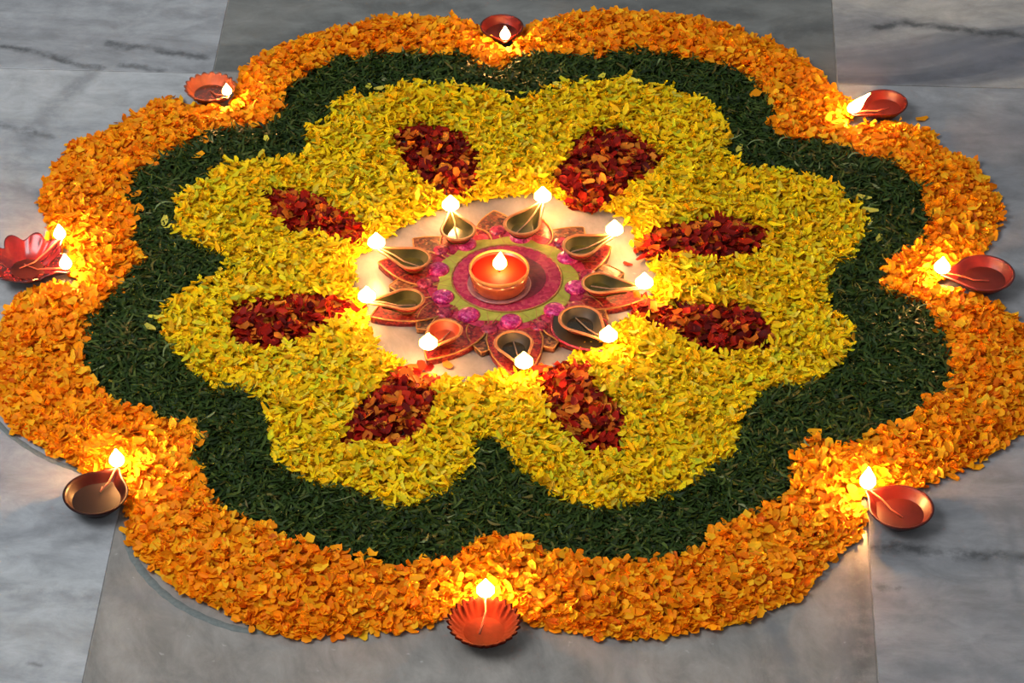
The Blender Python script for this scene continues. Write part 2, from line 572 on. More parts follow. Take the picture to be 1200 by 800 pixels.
def mesh_np(name, V, F, C, mat):
    """V (N,k,3), one face pattern F, colour per piece C (N,3) -> mesh"""
    n, k, _ = V.shape
    fp = np.array(F)
    faces = (fp[None] + (np.arange(n) * k)[:, None, None]).reshape(-1, 4)
    me = bpy.data.meshes.new(name)
    me.vertices.add(n * k)
    me.vertices.foreach_set('co', V.reshape(-1).astype(np.float32))
    nf = len(faces)
    me.loops.add(nf * 4)
    me.loops.foreach_set('vertex_index', faces.reshape(-1).astype(np.int32))
    me.polygons.add(nf)
    me.polygons.foreach_set('loop_start', np.arange(0, nf * 4, 4, dtype=np.int32))
    me.polygons.foreach_set('use_smooth', np.ones(nf, bool))
    a = me.attributes.new('petal_color', 'FLOAT_COLOR', 'POINT')
    cc = np.ones((n, k, 4), np.float32)
    cc[:, :, :3] = C[:, None, :]
    a.data.foreach_set('color', cc.reshape(-1))
    me.materials.append(mat)
    me.update(calc_edges=True)
    me.validate()
    return me


def palette(n, cols):
    w = np.array([c[0] for c in cols], float)
    k = rng.choice(len(cols), n, p=w / w.sum())
    base = np.array([lin(*c[1])[:3] for c in cols])[k]
    return base * rng.uniform(0.82, 1.15, (n, 1)) * rng.uniform(0.94, 1.06, (n, 3))


ORANGE = [(5, (247, 150, 14)), (3, (250, 170, 20)), (2, (242, 130, 10)), (1.2, (250, 190, 36)), (0.4, (222, 104, 10))]
YELLOW = [(5, (250, 216, 20)), (3, (242, 212, 30)), (1.6, (218, 210, 36)), (3.4, (248, 192, 16)), (0.5, (238, 216, 70)), (0.4, (172, 178, 40)), (0.8, (206, 156, 18))]
GREEN = [(5, (38, 58, 18)), (4, (48, 65, 22)), (2, (26, 42, 15)), (1.6, (72, 86, 36)), (0.5, (92, 84, 40)), (0.1, (120, 128, 84))]
MAROON = [(5, (126, 20, 12)), (3, (166, 28, 14)), (2, (92, 16, 12)), (3.2, (206, 104, 26)), (1.6, (222, 136, 40)), (1.8, (192, 44, 16))]


LAMP_FEET = []   # (bowl middle, spout tip, radius) of the lamps standing in the petals
for cpx, fl, rpx, hh in (((588, 31), (592, 42), 29, .017), ((1037, 120), (999, 127), 29.5, .017), ((1154, 320), (1104, 314), 36, .018), ((1056, 594), (1017, 564), 36, .018),
                         ((567, 729), (569, 692), 38, .018), ((112, 578), (137, 540), 36, .019), ((30, 304), (70, 275), 46, .018), ((30, 304), (77, 310), 46, .018), ((246, 102), (266, 108), 33, .017)):
    LAMP_FEET.append((np.array(at(*cpx, hh)[:2]), np.array(at(*fl, hh + .009)[:2]), rpx * PX))


def off_lamps(P, size):
    keep = np.ones(len(P), bool)
    for c, t, r in LAMP_FEET:
        ab = t - c
        q = np.clip(((P - c) @ ab) / (ab @ ab), 0, 1)
        dd = P - c - q[:, None] * ab
        keep &= np.hypot(dd[:, 0], dd[:, 1]) > r * (0.86 - 0.62 * q) + size * 0.3
    return keep


def band(name, label, outer, holes, n, spacing, kind, size, pal, height, piece, indiv, all_edges, mat, loc):
    G, R = sample(n, outer, holes, spacing)
    G = G[off_lamps(G, size[0])]
    R = R[off_lamps(R, size[0])]
    P = np.concatenate([G, R])
    N_ = len(P)
    ed = np.full(N_, 9.0)
    for e in all_edges:
        ed = np.minimum(ed, edge_dist(P, e))
    h = height * np.clip(ed / 0.022, 0.25, 1.0)
    u = np.concatenate([np.zeros(len(G)), rng.uniform(0.08, 1.0, len(R))])
    z = 0.0018 + u * h
    P = P + rng.normal(0, 0.0022, P.shape)
    Ls = size[0] * np.clip(rng.lognormal(0, 0.20, N_), 0.6, 1.4)
    Ws = size[1] * np.clip(rng.lognormal(0, 0.20, N_), 0.6, 1.4)
    tilt = 0.46 * (0.35 + 0.65 * u)
    eul = np.stack([rng.normal(0, 1, N_) * tilt, rng.normal(0, 1, N_) * tilt * 0.8, rng.uniform(0, 2 * np.pi, N_)], 1)
    C = palette(N_, pal)
    if kind == 'blade':
        V = blade_local(Ls, Ws, rng.normal(0, 0.55, N_), rng.normal(0, 0.8, N_))
        F = BF
    else:
        V = petal_local(MARI if kind == 'mari' else MUM, Ls, Ws, rng.normal(0.25, 0.35, N_), rng.normal(0.3, 0.5, N_), rng.normal(0, 0.8, (N_, 3)))
        F = PF
    W = np.einsum('nij,nkj->nki', rot(eul), V)
    low = W[:, :, 2].min(1)
    z = np.maximum(z, -low + 0.0006)
    root = empty(name, loc, label, 'petals' if kind != 'blade' else 'leaves')
    off = np.array([loc[0], loc[1], loc[2]])
    if indiv >= N_:
        pick = np.arange(N_)
    else:
        # the ones that lie uppermost, so they show in full
        cand = np.argsort(-(z / height + rng.uniform(0, 0.12, N_)) * np.sqrt(Ls * Ws))[:indiv * 4]
        pick = rng.choice(cand, indiv, replace=False)
    mask = np.ones(N_, bool)
    mask[pick] = False
    if mask.any():
        Wp = W[mask] + np.concatenate([P[mask], z[mask, None]], 1)[:, None, :] - off
        me = mesh_np(piece + '_pile', Wp, F, C[mask], mat)
        o = bpy.data.objects.new(piece + '_pile', me)
        COL.objects.link(o)
        o.parent = root
        o['kind'] = 'stuff'
    nv = 28
    src = pick[:nv]
    variants = [mesh_np(piece, V[i:i + 1], F, C[i:i + 1], mat) for i in src]
    for q, i in enumerate(pick):
        o = bpy.data.objects.new(piece, variants[q % len(variants)])
        COL.objects.link(o)
        o.parent = root
        o.location = (P[i, 0] - off[0], P[i, 1] - off[1], z[i] + (0.0012 if mask.any() else 0) - off[2])
        o.rotation_euler = tuple(eul[i])
    return root


MID = at(594, 360)
band('marigold_petal_band', 'outermost scalloped band of bright orange marigold petals on the marble floor', W_OUT, [W_OG],
     27000, 0.0058, 'mari', (0.0094, 0.0068), ORANGE, 0.011, 'petal', 300, [W_OUT], M_PETAL, (at(300, 690).x, at(300, 690).y, 0))
band('shredded_leaf_band', 'dark green scalloped band of shredded leaves between orange and yellow petals', W_OG, [W_GY],
     30000, 0.0048, 'blade', (0.0150, 0.0021), GREEN, 0.010, 'leaf_shred', 300, [np.array([[9., 9.], [9.1, 9.], [9.1, 9.1]])], M_LEAF, (at(240, 560).x, at(240, 560).y, 0))
band('yellow_petal_field', 'broad eight-lobed field of yellow chrysanthemum petals around the bare centre', W_GY, [W_INN] + W_RED,
     28000, 0.0050, 'mum', (0.0098, 0.0049), YELLOW, 0.012, 'petal', 300, [W_INN], M_PETAL, (at(360, 500).x, at(360, 500).y, 0))
PATCH = [
    'maroon petal patch in the yellow lobe between brown fluted lamp and short-lipped red lamp',
    'maroon petal patch in the yellow lobe between short-lipped lamp and leaning-flame lamp',
    'maroon petal patch in the yellow lobe between leaning-flame lamp and lamp opposite the shell lamp',
    'maroon petal patch in the yellow lobe beside the large leaf-shaped lamp of the plate',
    'long maroon petal patch in the lobe between fluted red lamp and glossy red lamp',
    'maroon petal patch in the lobe between fluted red lamp and dark brown oil lamp',
    'maroon petal patch in the lobe between dark brown oil lamp and two-flame shell lamp',
    'maroon petal patch in the lobe between two-flame shell lamp and brown fluted lamp',
]
for poly, lab in zip(W_RED, PATCH):
    c = poly.mean(0)
    r = band('maroon_petal_patch', lab, poly, [], 330, 0.0062, 'mari', (0.0104, 0.0074), MAROON, 0.014, 'petal', 299, [poly], M_PETAL, (c[0], c[1], 0))
    r['group'] = 'maroon petal patches in the yellow field'

# chalk guide line that was drawn on the floor before laying the petals
M_CHALK = clay('blue_grey_chalk', lin(96, 104, 103), lin(112, 119, 117), 0.85, 260, 0.0)


def stroke(name, pts, w, label):
    W = [at(*p) for p in pts]
    P = []
    for i in range(len(W) - 1):                      # Catmull-Rom through the traced points
        a, b, c, d_ = W[max(i - 1, 0)], W[i], W[i + 1], W[min(i + 2, len(W) - 1)]
        for s in range(6):
            t = s / 6
            P.append(0.5 * ((2 * b) + (c - a) * t + (2 * a - 5 * b + 4 * c - d_) * t * t + (3 * b - a - 3 * c + d_) * t ** 3))
    P.append(W[-1])
    V, F = [], []
    for i, p in enumerate(P):
        t = (P[min(i + 1, len(P) - 1)] - P[max(i - 1, 0)]).normalized()
        n = Vector((-t.y, t.x, 0))
        ww = w * (0.9 + 0.1 * math.sin(i * 1.7)) / 2
        V += [p + n * ww + Vector((0, 0, 0.0001)), p + n * ww * 0.8 + Vector((0, 0, 0.0006)), p - n * ww * 0.8 + Vector((0, 0, 0.0006)), p - n * ww + Vector((0, 0, 0.0001))]
        if i:
            k = i * 4
            for j in range(3):
                F.append((k - 4 + j, k - 3 + j, k + 1 + j, k + j))
    o = link(name, V, F, M_CHALK)
    return tag(o, label, 'chalk line', 'chalk guide lines on the marble')


stroke('chalk_line', [(-14, 482), (5, 503), (28, 521), (55, 537), (80, 547), (104, 556)], 0.006, 'faint blue-grey chalk curve running from two-flame shell side to dark brown lamp')
stroke('chalk_line', [(148, 622), (153, 645), (166, 668), (187, 691), (214, 711), (250, 728), (285, 738), (322, 740)], 0.008, 'blue-grey chalk curve on marble along orange petals past the dark brown lamp')

# ------------------------------------------------------------------ flames and lamps
m, N, L, P = mat_new('flame')
N.remove(P)
lw = N.new('ShaderNodeLayerWeight')
lw.inputs['Blend'].default_value = 0.35
rp = N.new('ShaderNodeValToRGB')
rp.color_ramp.elements[0].color = (1.0, 0.44, 0.15, 1)
rp.color_ramp.elements[1].color = (1.0, 0.42, 0.05, 1)
rp.color_ramp.elements[1].position = 0.7
em = N.new('ShaderNodeEmission')
sr = N.new('ShaderNodeMapRange')
sr.interpolation_type = 'SMOOTHERSTEP'
sr.inputs[1].default_value = 0.05
sr.inputs[2].default_value = 0.72
sr.inputs[3].default_value = FLAME
sr.inputs[4].default_value = 1.2
L.new(lw.outputs['Facing'], sr.inputs[0])
L.new(sr.outputs[0], em.inputs['Strength'])
L.new(lw.outputs['Facing'], rp.inputs['Fac'])
L.new(rp.outputs['Color'], em.inputs['Color'])
tr = N.new('ShaderNodeBsdfTransparent')
mx = N.new('ShaderNodeMixShader')
mr = N.new('ShaderNodeMapRange')
mr.inputs[1].default_value = 0.55
mr.inputs[2].default_value = 0.98
mr.interpolation_type = 'SMOOTHSTEP'
L.new(lw.outputs['Facing'], mr.inputs[0])
L.new(mr.outputs[0], mx.inputs[0])
L.new(em.outputs[0], mx.inputs[1])
L.new(tr.outputs[0], mx.inputs[2])
L.new(mx.outputs[0], N['Material Output'].inputs['Surface'])
M_FLAME = m
M_FLAME_BIG = m.copy()                 # outer lamps: radiance boosted to widen the glow on the petals
M_FLAME_BIG.name = 'bright_flame'
for nd in M_FLAME_BIG.node_tree.nodes:
    if nd.type == 'MAP_RANGE' and nd.inputs[3].default_value > 100:
        nd.inputs[3].default_value = FLAME * 2.3

M_RED = clay('red_glazed_clay', lin(58, 10, 5), lin(74, 14, 6), 0.4, 60, 0.08, 0.25, 0, 0.04)
M_DRED = clay('deep_red_clay', lin(72, 13, 9), lin(92, 18, 12), 0.42, 60, 0.08, 0.35, 0, 0.08)
M_BROWN = clay('dark_brown_clay', lin(30, 6, 5), lin(38, 8, 7), 0.4, 60, 0.08, 0.12, 0, 0.05)
M_TERRA = clay('terracotta_painted', lin(58, 13, 5), lin(76, 20, 8), 0.7, 90, 0.12, 0.03)
M_COPPER = clay('copper_brown_clay', lin(92, 42, 17), lin(120, 60, 28), 0.5, 90, 0.15)
M_SHELL = clay('crimson_glaze', lin(74, 9, 9), lin(96, 15, 14), 0.25, 55, 0.1, 0.5, 0, 0.3)
M_OILR = clay('oil_over_red', lin(50, 10, 5), lin(60, 14, 7), 0.4, 30, 0.0, 0.25, 0, 0.0)
M_OILG = clay('grey_brown_oil', lin(27, 22, 25), lin(32, 26, 29), 0.5, 30, 0.0, 0.06, 0, 0.0)
M_OILD = clay('dark_oil', lin(56, 22, 10), lin(72, 30, 14), 0.2, 30, 0.0, 0.5, 0, 0.6)
M_WICK = clay('cotton_wick', lin(160, 116, 84), lin(186, 142, 104), 0.85, 300, 0.3)
M_WICKO = clay('oil_soaked_wick', lin(150, 74, 48), lin(176, 98, 66), 0.5, 300, 0.3)
M_TAN = clay('gold_tan_rim', lin(134, 80, 42), lin(150, 98, 57), 0.5, 200, 0.1)
M_OLIVE = clay('olive_green_paint', lin(44, 44, 16), lin(64, 62, 24), 0.55, 90, 0.1, 0.15)
M_DOLIVE = clay('dark_olive_paint', lin(32, 28, 14), lin(48, 42, 22), 0.5, 90, 0.1)
M_ORLIN = clay('orange_clay_lining', lin(119, 40, 13), lin(136, 52, 20), 0.5, 90, 0.1)
M_REDGL = glitter('red_glitter', [lin(144, 24, 27), lin(164, 37, 36), lin(119, 16, 24), lin(168, 68, 41), lin(98, 21, 24)])


def flame(parent, loc, h, w, lean=(0, 0), mat=None):
    prof = [(0.0, 0.10), (0.08, 0.55), (0.2, 0.88), (0.34, 1.0), (0.5, 0.86), (0.66, 0.58), (0.82, 0.28), (0.95, 0.07)]
    rings = []
    for t, r in prof:
        c = Vector((lean[0] * t * t, lean[1] * t * t, t * h))
        rings.append([c + Vector((math.cos(a) * r * w / 2, math.sin(a) * r * w / 2, 0)) for a in [2 * math.pi * i / 12 for i in range(12)]])
    V, F = rings_mesh(rings)
    return link('flame', V, F, mat or M_FLAME, parent, True, loc)


def teardrop(R, spouts, n, flute=0, amp=0.0):
    """polar outline of a lamp: bowl circle pulled out towards each spout (angle, reach)"""
    out = []
    for i in range(n):
        a = 2 * math.pi * i / n
        best = R * (1 + amp * (abs(math.cos(flute * a / 2)) - 0.5)) if flute else R
        for sa, T in spouts:
            if T <= R * 1.02: continue
            da = (a - sa + math.pi) % (2 * math.pi) - math.pi
            rho = 0.11 * R
            for k in range(1, 25):
                s = k / 24
                q = rho + (R - rho) * (1 - s) ** 1.15
                dd = s * (T - rho)
                disc = q * q - (dd * math.sin(da)) ** 2
                if disc > 0 and (math.cos(da) > 0):
                    best = max(best, dd * math.cos(da) + math.sqrt(disc))
        out.append(best)
    return out


def bowl_rings(R, H, outline, n, flute=0, famp=0.0, prof=None, floor_t=0.2):
    prof = prof or [(0.40, 0.0, 0.0), (0.46, 0.05, 0.1), (0.66, 0.36, 0.45), (0.86, 0.72, 0.8), (0.985, 0.96, 1.0), (1.0, 1.03, 1.0), (0.965, 1.06, 1.0),
                    (0.915, 1.02, 0.97), (0.87, 0.90, 0.93), (0.72, 0.56, 0.7), (0.5, 0.34, 0.35), (0.22, 0.25, 0.0)]
    rings = []
    for k, z, b in prof:
        ring = []
        for i in range(n):
            a = 2 * math.pi * i / n
            r = k * (R * (1 - b) + outline[i] * b)
            zz = z * H
            if flute:
                f = abs(math.cos(flute * a / 2)) - 0.5
                zz += famp * f * H * b * b
            ring.append(Vector((math.cos(a) * r, math.sin(a) * r, zz)))
        rings.append(ring)
    return rings


def oil_lamp(name, label, cpx, Rpx, flames, H, mats, base_z=0.0, flute=0, amp=0.0, famp=0.0, wick_back=0.15, group=None, fh=0.024, fw=0.014,
             rim=None, lining=None, oil=0.55, cat='oil lamp', reach_cut=0.0, oil_k=0.74, wick_mat=None, prof=None):
    """flames: [(px x, px y, lean)] middle of each flame in the photo"""
    wick_mat = wick_mat or M_WICKO
    c3 = at(cpx[0], cpx[1], base_z + H)
    root = empty(name, (c3.x, c3.y, base_z), label, cat, group)
    R = Rpx * PX
    n = 72 if not flute else 96
    tips = []
    for fx, fy, lean in flames:
        f3 = at(fx, fy, base_z + H + fh * 0.42)
        tips.append((f3.x - c3.x, f3.y - c3.y, lean))
    sp = [(math.atan2(y, x), math.hypot(x, y) + 0.0025 - reach_cut) for x, y, _ in tips]
    ol = teardrop(R, sp, n, flute, amp)
    rings = bowl_rings(R, H, ol, n, flute, famp, prof)
    V, F = rings_mesh(rings)
    mm = [mats[0]]
    fmi = None
    if lining:
        mm = [mats[0], lining]
        fmi = [1 if (i // n) >= 7 else 0 for i in range(len(F))]
        fmi[-2] = 0; fmi[-1] = 1
    bowl = link('bowl', V, F, mm, root, True, None, fmi)
    if rim:
        path = [Vector((math.cos(2 * math.pi * i / n) * ol[i] * 0.965, math.sin(2 * math.pi * i / n) * ol[i] * 0.965, H * 1.05)) for i in range(n)]
        rr_ = []
        for i in range(n):
            t = (path[(i + 1) % n] - path[i - 1]).normalized()
            s = Vector((t.y, -t.x, 0))
            rr_.append([path[i] + s * math.cos(q) * 0.0016 + Vector((0, 0, 1)) * math.sin(q) * 0.0014 for q in [math.pi / 3 * j for j in range(6)]])
        Vr = [p for r in rr_ for p in r]
        Fr = []
        for i in range(n):
            for j in range(6):
                i2, j2 = (i + 1) % n, (j + 1) % 6
                Fr.append((i * 6 + j, i2 * 6 + j, i2 * 6 + j2, i * 6 + j2))
        link('rim', Vr, Fr, rim, root)
    # oil
    ok = oil_k
    zz = oil * H
    disc = [Vector((math.cos(2 * math.pi * i / n) * ok * (R * 0.3 + ol[i] * 0.7), math.sin(2 * math.pi * i / n) * ok * (R * 0.3 + ol[i] * 0.7), zz)) for i in range(n)]
    link('oil', disc + [p - Vector((0, 0, 0.0008)) for p in disc], [tuple(range(n)), tuple(reversed(range(n, 2 * n)))] + [(i, (i + 1) % n, n + (i + 1) % n, n + i) for i in range(n)], mats[1], root, False)
    for x, y, lean in tips:
        T = Vector((x, y, 0))
        u = T.normalized()
        s = Vector((-u.y, u.x, 0))
        start = -u * R * wick_back + s * R * 0.12
        path = [start + Vector((0, 0, zz + 0.0012)), T * 0.25 + s * R * 0.05 + Vector((0, 0, zz + 0.0015)), T * 0.55 - s * R * 0.03 + Vector((0, 0, H * 0.85)),
                T * 0.85 + Vector((0, 0, H * 1.07)), T * 0.97 + Vector((0, 0, H * 1.18)), T + Vector((0, 0, H * 1.18 + 0.003))]
        Vw, Fw = tube_mesh(path, [0.0006, 0.0007, 0.0008, 0.0009, 0.0009, 0.0008])
        link('wick', Vw, Fw, wick_mat, root)
        flame(root, T + Vector((0, 0, H * 1.16)), fh, fw, lean, M_FLAME if base_z else M_FLAME_BIG)
    return root


OUTER = 'clay lamps around the rim of the flower carpet'
oil_lamp('oil_lamp', 'plain red clay lamp with flame on its short lip, next to brown fluted lamp', (588, 31), 29, [(592, 42, (0, 0))], 0.017, (M_RED, M_OILR), group=OUTER, fh=0.018, fw=0.012)
oil_lamp('oil_lamp', 'plain red clay lamp with a long leaning flame at the orange petals', (1037, 120), 29.5, [(999, 127, (0.020, 0.010))], 0.017, (M_RED, M_OILR), group=OUTER, fh=0.019, fw=0.015)
oil_lamp('oil_lamp', 'plain deep red clay lamp lying across the carpet from the two-flame shell lamp', (1154, 320), 36, [(1104, 314, (0, 0))], 0.018, (M_DRED, M_OILR), group=OUTER, fh=0.020, fw=0.017)
oil_lamp('oil_lamp', 'glossy red clay lamp with tall pointed flame, on marble beside floor seam', (1056, 594), 36, [(1017, 564, (0, 0.0))], 0.018, (M_RED, M_OILR), group=OUTER, fh=0.026, fw=0.016)
oil_lamp('fluted_oil_lamp', 'round orange-red clay lamp with a finely fluted rim', (567, 729), 37, [(569, 692, (0, 0))], 0.018, (M_TERRA, M_TERRA), group=OUTER, flute=26, amp=0.16, famp=0.18, fh=0.020, fw=0.017, reach_cut=0.006, oil=0.42, oil_k=0.58)
oil_lamp('oil_lamp', 'dark brown clay lamp holding a pool of grey oil', (112, 578), 36, [(137, 540, (0, 0))], 0.019, (M_BROWN, M_OILG), group=OUTER, fh=0.021, fw=0.015, oil=0.6, wick_back=-0.55)
oil_lamp('shell_oil_lamp', 'crimson shell-shaped lamp with lobed rim and two flames', (30, 304), 44, [(70, 275, (0, 0)), (77, 310, (0, 0))], 0.018, (M_SHELL, M_OILR), group=OUTER, flute=9, amp=0.24, famp=0.22, fh=0.019, fw=0.013, oil_k=0.45, oil=0.36,
         prof=[(0.40, 0.0, 0.2), (0.46, 0.05, 0.4), (0.66, 0.36, 0.8), (0.86, 0.72, 1.0), (0.985, 0.96, 1.15), (1.0, 1.03, 1.2), (0.965, 1.06, 1.2), (0.915, 0.98, 1.2), (0.82, 0.80, 1.1), (0.66, 0.54, 1.0), (0.5, 0.36, 0.8), (0.22, 0.25, 0.3)])
oil_lamp('fluted_oil_lamp', 'copper brown fluted lamp with small flame burning inside its bowl', (246, 102), 32, [(266, 108, (0, 0))], 0.017, (M_COPPER, M_OILD), group=OUTER, flute=20, amp=0.12, famp=0.14, fh=0.015, fw=0.011, oil=0.5)

# ------------------------------------------------------------------ flower-shaped plate in the centre
PC = at(594, 329, 0.005)
PCz = Vector((PC.x, PC.y, 0))
LAMPS = [  # bowl px, flame px, radius px
    ((537, 270), (528, 240), 21), ((612, 263), (636, 230), 22), ((680, 288), (720, 269), 21), ((702, 332), (755, 331), 20),
    ((680, 374), (713, 393), 25), ((602, 402), (614, 424), 22), ((521, 387), (502, 402), 20), ((477, 351), (430, 347), 20), ((484, 303), (441, 284), 21)]
M_PBASE = glitter('plate_maroon_glitter', [lin(114, 24, 29), lin(137, 32, 36), lin(90, 19, 24), lin(139, 67, 41)])
M_PLEAF = glitter('plate_bronze_glitter', [lin(96, 49, 28), lin(76, 60, 32), lin(120, 70, 41), lin(65, 32, 24), lin(136, 96, 56)], 360)
M_PINK = glitter('pink_felt', [lin(181, 35, 70), lin(191, 49, 80), lin(167, 28, 63), lin(197, 70, 84)], 300, 0.8)
M_LIME = clay('lime_green_felt', lin(164, 158, 48), lin(188, 176, 70), 0.85, 140, 0.3)
M_MAGENTA = glitter('magenta_beads', [lin(176, 21, 104), lin(192, 45, 126), lin(151, 14, 81), lin(203, 81, 135)], 520, 0.3)
M_DMAG = glitter('crimson_beads', [lin(146, 21, 54), lin(167, 35, 66), lin(116, 15, 44), lin(181, 61, 77)], 520, 0.3)
M_GOLD = clay('gold_cord', lin(163, 108, 49), lin(182, 136, 73), 0.4, 300, 0.2, 0.5, 0.3)
M_DRING = clay('maroon_ring', lin(110, 26, 40), lin(140, 36, 52), 0.6, 200, 0.3)
plate = empty('decorated_plate', PCz, 'flower-shaped decorated plate of pink, lime and glittering maroon petals under nine small lamps', 'plate')


def disc_mesh(rfun, z0, z1, n=96, inner=None):
    top = [Vector((math.cos(a) * rfun(a), math.sin(a) * rfun(a), 0)) for a in [2 * math.pi * i / n for i in range(n)]]
    e = 0.0006
    rings = [[Vector((p.x, p.y, z0)) for p in top], [Vector((p.x, p.y, z1 - e)) for p in top], [Vector((p.x * 0.985, p.y * 0.985, z1)) for p in top]]
    return rings_mesh(rings)


def leaf_outline(r0, r1, w, ang, belly=0.45, n=9):
    """pointed leaf between radii r0 and r1 along ang"""
    L_, R_ = [], []
    for i in range(n + 1):
        t = i / n
        hw = w * (math.sin(math.pi * min(t / (2 * belly), 0.5)) if t < belly else math.cos(math.pi / 2 * (t - belly) / (1 - belly)) ** 0.8)
        hw = max(hw, 0.0008)
        r = r0 + (r1 - r0) * t
        L_.append((r, hw)); R_.append((r, -hw))
    pts = L_ + R_[::-1]
    ca, sa = math.cos(ang), math.sin(ang)
    return [Vector((r * ca - h * sa, r * sa + h * ca, 0)) for r, h in pts]


def slab_from(outline, z0, z1, dish=0.0):
    c = sum(outline, Vector()) / len(outline)
    rings = [[Vector((p.x, p.y, z0)) for p in outline], [Vector((p.x, p.y, z1)) for p in outline],
             [Vector((p.x + (c.x - p.x) * 0.08, p.y + (c.y - p.y) * 0.08, z1 + 0.0006)) for p in outline],
             [Vector((p.x + (c.x - p.x) * 0.25, p.y + (c.y - p.y) * 0.25, z1 - dish)) for p in outline]]
    return rings_mesh(rings)


def cord(outline, z, r):
    n = len(outline)
    V, F = [], []
    for i in range(n):
        t = outline[(i + 1) % n] - outline[i - 1]
        t = t.normalized() if t.length > 1e-6 else Vector((1, 0, 0))
        s = Vector((t.y, -t.x, 0))
        for j in range(5):
            q = 2 * math.pi * j / 5
            V.append(outline[i] + s * math.cos(q) * r + Vector((0, 0, z + math.sin(q) * r)))
    for i in range(n):
        for j in range(5):
            i2, j2 = (i + 1) % n, (j + 1) % 5
            F.append((i * 5 + j, i2 * 5 + j, i2 * 5 + j2, i * 5 + j2))
    return V, F


link('base', *disc_mesh(lambda a: 118 * PX, 0.0, 0.0052), M_PBASE, plate)
angs = []
for (bx_, by_), (fx, fy), rp_ in LAMPS:
    f = at(fx, fy, 0.03) - PC
    b = at(bx_, by_, 0.018) - PC
    angs.append((math.atan2(f.y, f.x), math.hypot(f.x, f.y), math.atan2(b.y, b.x), math.hypot(b.x, b.y)))
for i, (fa, fr_, ba, br) in enumerate(angs):
    ol = leaf_outline(52 * PX, fr_ - 0.002, 33 * PX, (fa + ba) / 2 if abs(fa - ba) < 1 else fa)
    p = link('lamp_petal', *slab_from(ol, 0.0, 0.0066, 0.0), M_REDGL, plate)
    link('edging', *cord(ol, 0.0072, 0.0009), M_GOLD, p)
    nb = angs[(i + 1) % 9][0]
    dlt = (nb - fa + math.pi) % (2 * math.pi) - math.pi
    ma = fa + dlt / 2
    ol = leaf_outline(70 * PX, 141 * PX, 27 * PX, ma, 0.4)
    p = link('bronze_petal', *slab_from(ol, 0.0, 0.0058, 0.0), M_PLEAF, plate)
    link('edging', *cord(ol, 0.0062, 0.0008), M_GOLD, p)
    c = Vector((math.cos(ma), math.sin(ma), 0)) * 98 * PX
    rings = [[c + Vector((math.cos(q) * 11 * PX * k, math.sin(q) * 11 * PX * k, z)) for q in [2 * math.pi * j / 16 for j in range(16)]] for k, z in ((1, 0.005), (0.95, 0.0075), (0.7, 0.0092), (0.3, 0.0099))]
    link('bead_cluster', *rings_mesh(rings), M_DMAG, plate)
link('pink_disc', *disc_mesh(lambda a: 97 * PX, 0.0, 0.0070), M_PINK, plate)
link('lime_scallop', *disc_mesh(lambda a: (80 + 6.5 * abs(math.cos(4.5 * (a - angs[0][0])))) * PX, 0.0, 0.0079, 144), M_LIME, plate)
link('pink_felt_disc', *disc_mesh(lambda a: (65 + 1.0 * math.cos(40 * a)) * PX, 0.0, 0.0088, 160), M_PINK, plate)
ringp = [Vector((math.cos(2 * math.pi * i / 72) * 66 * PX, math.sin(2 * math.pi * i / 72) * 66 * PX, 0)) for i in range(72)]
link('gold_cord', *cord(ringp, 0.0086, 0.0010), M_GOLD, plate)
link('maroon_ring', *disc_mesh(lambda a: 47 * PX, 0.0, 0.0094), M_DRING, plate)
for i, (fa, fr_, ba, br) in enumerate(angs):
    c = Vector((math.cos(ba), math.sin(ba), 0)) * 84 * PX
    rings = [[c + Vector((math.cos(q) * 13.5 * PX * k, math.sin(q) * 13.5 * PX * k, z)) for q in [2 * math.pi * j / 18 for j in range(18)]] for k, z in ((1, 0.006), (0.97, 0.0095), (0.75, 0.0118), (0.35, 0.0128))]
    g = link('bead_dome', *rings_mesh(rings), M_MAGENTA, plate)

SMALL = 'small lamps on the decorated plate'
LAB = [
    'small olive-lined lamp on plate pointing to the gap beside the brown fluted lamp',
    'small olive-lined lamp on plate with its spout towards the short-lipped red lamp',
    'small green-lined lamp on plate with its spout towards the leaning-flame red lamp',
    'small olive-lined lamp on plate pointing at the lamp opposite the shell lamp',
    'largest lamp on plate, nearly black inside, set in a pink-edged leaf tray',
    'small dark-lined lamp on plate between leaf-tray lamp and orange-lined lamp',
    'small orange-lined clay lamp on the plate',
    'small olive-lined lamp on plate next to the orange-lined lamp, spout towards shell lamp side',
    'small olive-lined lamp on plate, second along from orange-lined lamp past its olive neighbour',
]
M_OILO = clay('greenish_oil', lin(52, 52, 20), lin(70, 68, 28), 0.25, 60, 0.0, 0.4, 0, 0.15)
M_OILK = clay('black_green_oil', lin(26, 24, 12), lin(38, 34, 18), 0.25, 60, 0.0, 0.4, 0, 0.1)
for i, ((bx_, by_), (fx, fy), rp_) in enumerate(LAMPS):
    dark_in = i in (4, 5)
    lining = M_ORLIN if i == 6 else (M_DOLIVE if dark_in else M_OLIVE)
    oilm = M_ORLIN if i == 6 else (M_OILK if dark_in else M_OILO)
    back = {3: 1.9, 4: 1.6, 8: 1.9, 5: 1.3}.get(i, 0.6)
    oil_lamp('small_oil_lamp', LAB[i], (bx_, by_), rp_, [(fx, fy, (0, 0))], 0.013, (M_REDGL, oilm), base_z=0.0078, group=SMALL,
             fh=0.0185, fw=0.0190, wick_mat=M_WICK, rim=M_TAN, lining=lining, oil=0.45, wick_back=0.5)
